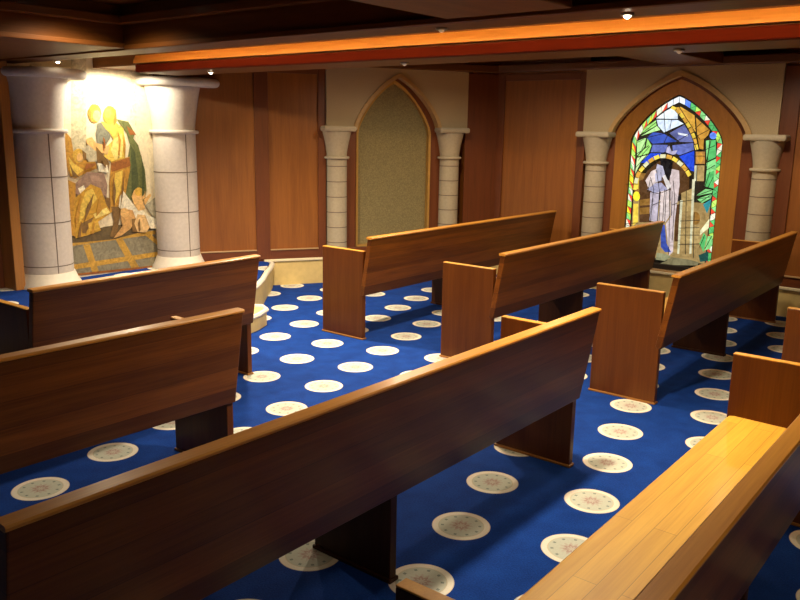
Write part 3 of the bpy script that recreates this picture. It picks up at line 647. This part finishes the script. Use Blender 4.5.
GC = dict(sky=(.72, .84, 1), sky2=(.60, .72, .98), navy=(.035, .075, .40), slate=(.11, .13, .33), white=(.7, .75, .85), slate2=(.10, .13, .40), mauve=(.38, .36, .52), deep=(.01, .05, .55),
          leaf=(.30, .66, .16), leaf2=(.42, .76, .28), leaf3=(.50, .74, .34), amber=(.55, .30, .04), amber2=(.46, .23, .03), bud=(.10, .22, .85), fern=(.20, .58, .20), fern2=(.08, .42, .12),
          capital=(.34, .17, .04), stone=(.34, .24, .09), stone2=(.28, .19, .07), pale=(.50, .50, .34), void=(.07, .03, .008), umber=(.22, .11, .02), gold=(.70, .52, .06), yellow=(.85, .68, .03),
          robe=(.55, .47, .46), robe2=(.50, .42, .43), robe3=(.40, .36, .44), lav=(.28, .28, .42), lav2=(.36, .36, .48), paper=(.58, .56, .56), dark=(.004, .003, .004), blue=(.03, .06, .30),
          skinface=(.30, .18, .12), teal=(.02, .22, .26), cream=(.62, .62, .38), teal2=(.01, .06, .05), moss=(.22, .22, .12), moss2=(.16, .14, .07),
          red=(.72, .06, .03), lime=(.42, .75, .12), ivory=(.80, .80, .62))
gn = list(GC); GK = .72
GM = [glass_mat('glass_' + k, GC[k] + (1,), GK) for k in gn]
W1 = empty('stained_glass_window', 'lit pointed stained glass window with a robed bearded figure under palms', 'stained glass window', WR)
DG = .105
out = arch(.452, .33, 1.50, 1.935, cx=-2.876)
bm = bmesh.new(); fill_outline(bm, arch(.443, .325, 1.50, 1.94, cx=-2.885), DG, DG + .03)
link('lead_came', bm, M_lead, W1, WR)
# border of short coloured pieces
outer = arch(.436, .36, 1.50, 1.930, n=22, cx=-2.885); inner = arch(.392, .36, 1.49, 1.872, n=22, cx=-2.885)
def resample(pts, n):
    ds = [0]
    for p, q in zip(pts, pts[1:]): ds.append(ds[-1] + math.hypot(q[0] - p[0], q[1] - p[1]))
    r = []
    for k in range(n + 1):
        t = ds[-1] * k / n; i = 0
        while i < len(ds) - 2 and ds[i + 1] < t: i += 1
        f = (t - ds[i]) / max(ds[i + 1] - ds[i], 1e-9)
        r.append((pts[i][0] + (pts[i + 1][0] - pts[i][0]) * f, pts[i][1] + (pts[i + 1][1] - pts[i][1]) * f))
    return r
nb = 56
O, I_ = resample(outer, nb), resample(inner, nb)
bord = []
for k in range(nb):
    p = [O[k], O[k + 1], I_[k + 1], I_[k]]
    left = k < nb / 2
    if abs(k - nb / 2 + .5) < 2.1: bord += [(('sky', 'bud', 'sky', 'white')[k % 4], p)]; continue
    light = ('ivory', 'lime', 'yellow', 'lime', 'ivory')[k % 5] if left else ('fern2', 'lime', 'fern', 'ivory', 'fern2')[k % 5]
    if k % 2: bord += [('red', [p[1], p[2], p[3]]), (light, [p[0], p[1], p[3]])]
    else: bord += [(light, [p[1], p[2], p[3]]), ('fern' if left and k % 4 else light, [p[0], p[1], p[3]])]
link('glass_border', art_mesh(bord, None, gn, DG - .001, .00002, .0035), None, W1, WR, mats=GM)
# background panes inside the border
bg = [('stone2', [(-3.265, .37), (-2.50, .37), (-2.50, .95), (-3.265, .95)]), ('umber', [(-3.26, .96), (-3.05, .96), (-3.05, 1.2), (-3.26, 1.2)])]
link('glass_picture', art_mesh(bg + GLASS, None, gn, DG - .001, .0004, .004), None, W1, WR, mats=GM)
def stones(path, w, n, c):
    p = resample(path, n); r = []
    for k in range(n):
        (x0, z0), (x1, z1) = p[k], p[k + 1]; L = math.hypot(x1 - x0, z1 - z0); nx, nz = -(z1 - z0) / L * w, (x1 - x0) / L * w
        r.append((c[k % len(c)], [(x0 + nx, z0 + nz), (x1 + nx, z1 + nz), (x1 - nx, z1 - nz), (x0 - nx, z0 - nz)]))
    return r
link('glass_arch_stones', art_mesh(stones(VOUS, .018, 9, ['gold', 'amber']) + stones(VOUS2, .021, 13, ['gold', 'cream', 'amber']), None, gn, DG - .034, .0002, .005), None, W1, WR, mats=GM)
# lead lines across the robe, sky and stone
bm = bmesh.new()
lines = LEAD
for pl in lines: tube(bm, [(x, DG - .038, z) for x, z in pl], .0032, 5)
link('lead_line', bm, M_lead, W1, WR)

# ------------------------------------------------------------------ pews
D = .419; HP = .687
def pew(ox, oy, rot, L, label, mid=True):
    M = Matrix.Translation((ox, oy, 0)) @ Matrix.Rotation(rot, 4, 'Z')
    P = empty('church_pew', label, 'pew', M, 'church pews')
    T = .036
    for x0 in (0.0, L - T):
        e = link('end_panel', boxes((x0, x0 + T, -D, 0, .013, HP - .005)), M_panel, P, M, bevel=.003)
        k = link('lit_look_edge', boxes((x0, x0 + T, -D, 0, HP - .005, HP)), M_edge, e, M, bevel=.002); tag(k, 'top edge coloured honey as if lit')  # thin strip, panel top lightened in colour to look lit
        k = link('plinth', boxes((x0 - .007, x0 + T + .007, -D - .007, .007, 0, .013)), M_plinth, e, M, bevel=.004); tag(k, 'lighter brown foot strip')
    if mid:
        x0 = L / 2 - T / 2
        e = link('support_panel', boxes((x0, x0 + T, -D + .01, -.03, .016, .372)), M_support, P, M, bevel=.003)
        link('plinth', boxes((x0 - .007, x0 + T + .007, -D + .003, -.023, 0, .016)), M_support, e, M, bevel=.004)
    bm = bmesh.new()
    prof = [(-.402, .374), (-.402, .410), (-.03, .414), (-.012, .411), (-.003, .402), (-.001, .392), (-.006, .380), (-.02, .374)]
    prism_x(bm, prof, T + .001, L - T - .001)
    tag(link('seat', bm, M_seat, P, M, smooth=True), 'honey oak plank seat')
    bm = bmesh.new()
    prof = [(-.434, .347), (-.507, .784), (-.468, .788), (-.396, .350)]
    prism_x(bm, prof, -.004, L + .004)
    bk = link('backrest', bm, M_back, P, M, bevel=.004)
    bm = bmesh.new()
    prof = [(-.506, .783), (-.511, .786), (-.512, .793), (-.508, .798), (-.464, .800), (-.459, .796), (-.458, .787), (-.463, .783)]
    prism_x(bm, prof, -.008, L + .008)
    tag(link('cap_rail', bm, M_cap, bk, M, smooth=True), 'honey coloured cap rail')
    return P
def far(ox, oy, rot, L): return ox - L * cos(rot), oy - L * sin(rot), rot, L
R_ = radians
pew(4.434, 4.381, R_(.7), 2.88, 'dark wooden pew in front of the blank arched niche')
pew(4.481, 3.250, R_(.1), 2.73, 'dark wooden pew running towards the stained glass, second row right of the aisle')
pew(4.505, 2.102, R_(.8), 2.78, 'dark wooden pew with its whole end panel standing on the right aisle edge')
pew(4.580, 1.030, 0, 2.66, 'pew at the right picture edge of which only an end panel shows')
pew(*far(3.298, 4.338, R_(1.6), 1.47), 'short dark pew nearest the stage and the thick columns', mid=False)
pew(*far(2.262, 3.232, R_(-.8), 1.50), 'short dark pew behind the one at the stage, cut by the left picture edge', mid=False)
pew(*far(3.380, 2.058, 0, 2.718), 'long dark pew crossing the whole foreground, seen from behind')
pew(*far(3.472, .962, R_(.8), 2.325), 'foreground pew at bottom right showing its bright honey seat')

# ------------------------------------------------------------------ lamps
def spot(x, y, z, power, size=120, blend=.8, col=(1, .80, .55), radius=.05, tx=0, ty=0, name='downlight_or_wash', parent=None):
    l = bpy.data.lights.new(name, 'SPOT'); l.energy = power; l.spot_size = radians(size); l.spot_blend = blend; l.color = col; l.shadow_soft_size = radius
    o = bpy.data.objects.new(name, l); COL.objects.link(o)
    o.matrix_world = Matrix.Translation((x, y, z)) @ Vector((tx, ty, -1)).to_track_quat('-Z', 'Y').to_matrix().to_4x4()
    if parent: o.parent = parent; o.matrix_parent_inverse = parent.matrix_world.inverted()
    return o
def downlight(x, y, z, label, on=True, r=.022):
    M = Matrix.Translation((x, y, z))
    P = empty('downlight', label, 'ceiling light', M, 'recessed downlights')
    bm = bmesh.new(); lathe(bm, [(r * .7, 0), (r * 1.25, 0), (r * 1.3, -.004), (r * 1.15, -.010), (r * .8, -.010), (r * .7, -.004)], 24)
    link('bezel', bm, M_steel, P, M, smooth=True)
    bm = bmesh.new(); lathe(bm, [(r * .001, -.022), (r * .45, -.018), (r * .75, -.006), (r * .75, -.001), (r * .001, -.001)], 24)
    link('lens', bm, M_lamp if on else M_lampoff, P, M, smooth=True)
    return P
EXPOSURE = 0.9
LIGHTS = [
 ((3.98, 6.27, 2.03, 27), dict(size=172, blend=.3, col=(1, .88, .66), ty=.1)),          # mural wash
 ((4.22, 4.70, 1.98, 135), dict(size=155)),                                     # aisle near the stage
 ((2.55, 4.35, 2.26, 55), dict(size=150)),
 ((3.11, 1.62, 2.03, 105), dict(size=155)),
 ((3.11, 1.40, 2.01, 14), dict(size=150)),
 ((4.22, 3.30, 1.98, 70), dict(size=155)),
 ((5.7, 4.2, 2.26, 43), dict(size=170)),  # added wash to brighten the diagonal wall, no fixture here
 ((6.5, 3.3, 2.20, 28), dict(size=172)),  # added pair brightening the side wall, no fixtures modelled
 ((6.5, 1.9, 2.20, 28), dict(size=172)),  # second of the added side wall pair
 ((1.2, -1.0, 2.28, 30), dict(size=160)),
]
downlight(2.55, 4.35, ZC, 'bright downlight in the dark ceiling recess at top left')
downlight(3.30, 6.10, 2.06, 'bright downlight above the thick column left of the mural')
downlight(4.05, 5.20, 2.0, 'bright downlight beside the thick column right of the mural')
downlight(3.11, 1.40, 2.05, 'lit downlight in the dark beam near the top right')
downlight(3.11, 2.30, 2.05, 'dim downlight in the dark beam above the middle', False)
downlight(4.08, 3.30, 2.0, 'dim downlight under the red fascia above the blank niche', False)
downlight(4.08, 1.55, 2.0, 'dim downlight under the red fascia above the stained glass arch', False)
st = link('light_strip', boxes((3.219, 3.232, -3.4, 5.6, 2.10, 2.125)), M_strip); tag(st, 'amber light strip hidden behind the long dark beam', 'light strip')
for a in LIGHTS: spot(*a[0], **a[1])
w = bpy.data.worlds.new('world'); S.world = w; w.use_nodes = True
w.node_tree.nodes['Background'].inputs[0].default_value = (.02, .015, .01, 1)
S.view_settings.view_transform = 'Standard'; S.view_settings.look = 'None'
S.view_settings.gamma = 1.0; S.view_settings.exposure = EXPOSURE; S.view_settings.use_curve_mapping = False
S.cycles.use_denoising = True
S.cycles.max_bounces = 8; S.cycles.diffuse_bounces = 4; S.cycles.glossy_bounces = 3
S.cycles.sample_clamp_indirect = 6.0
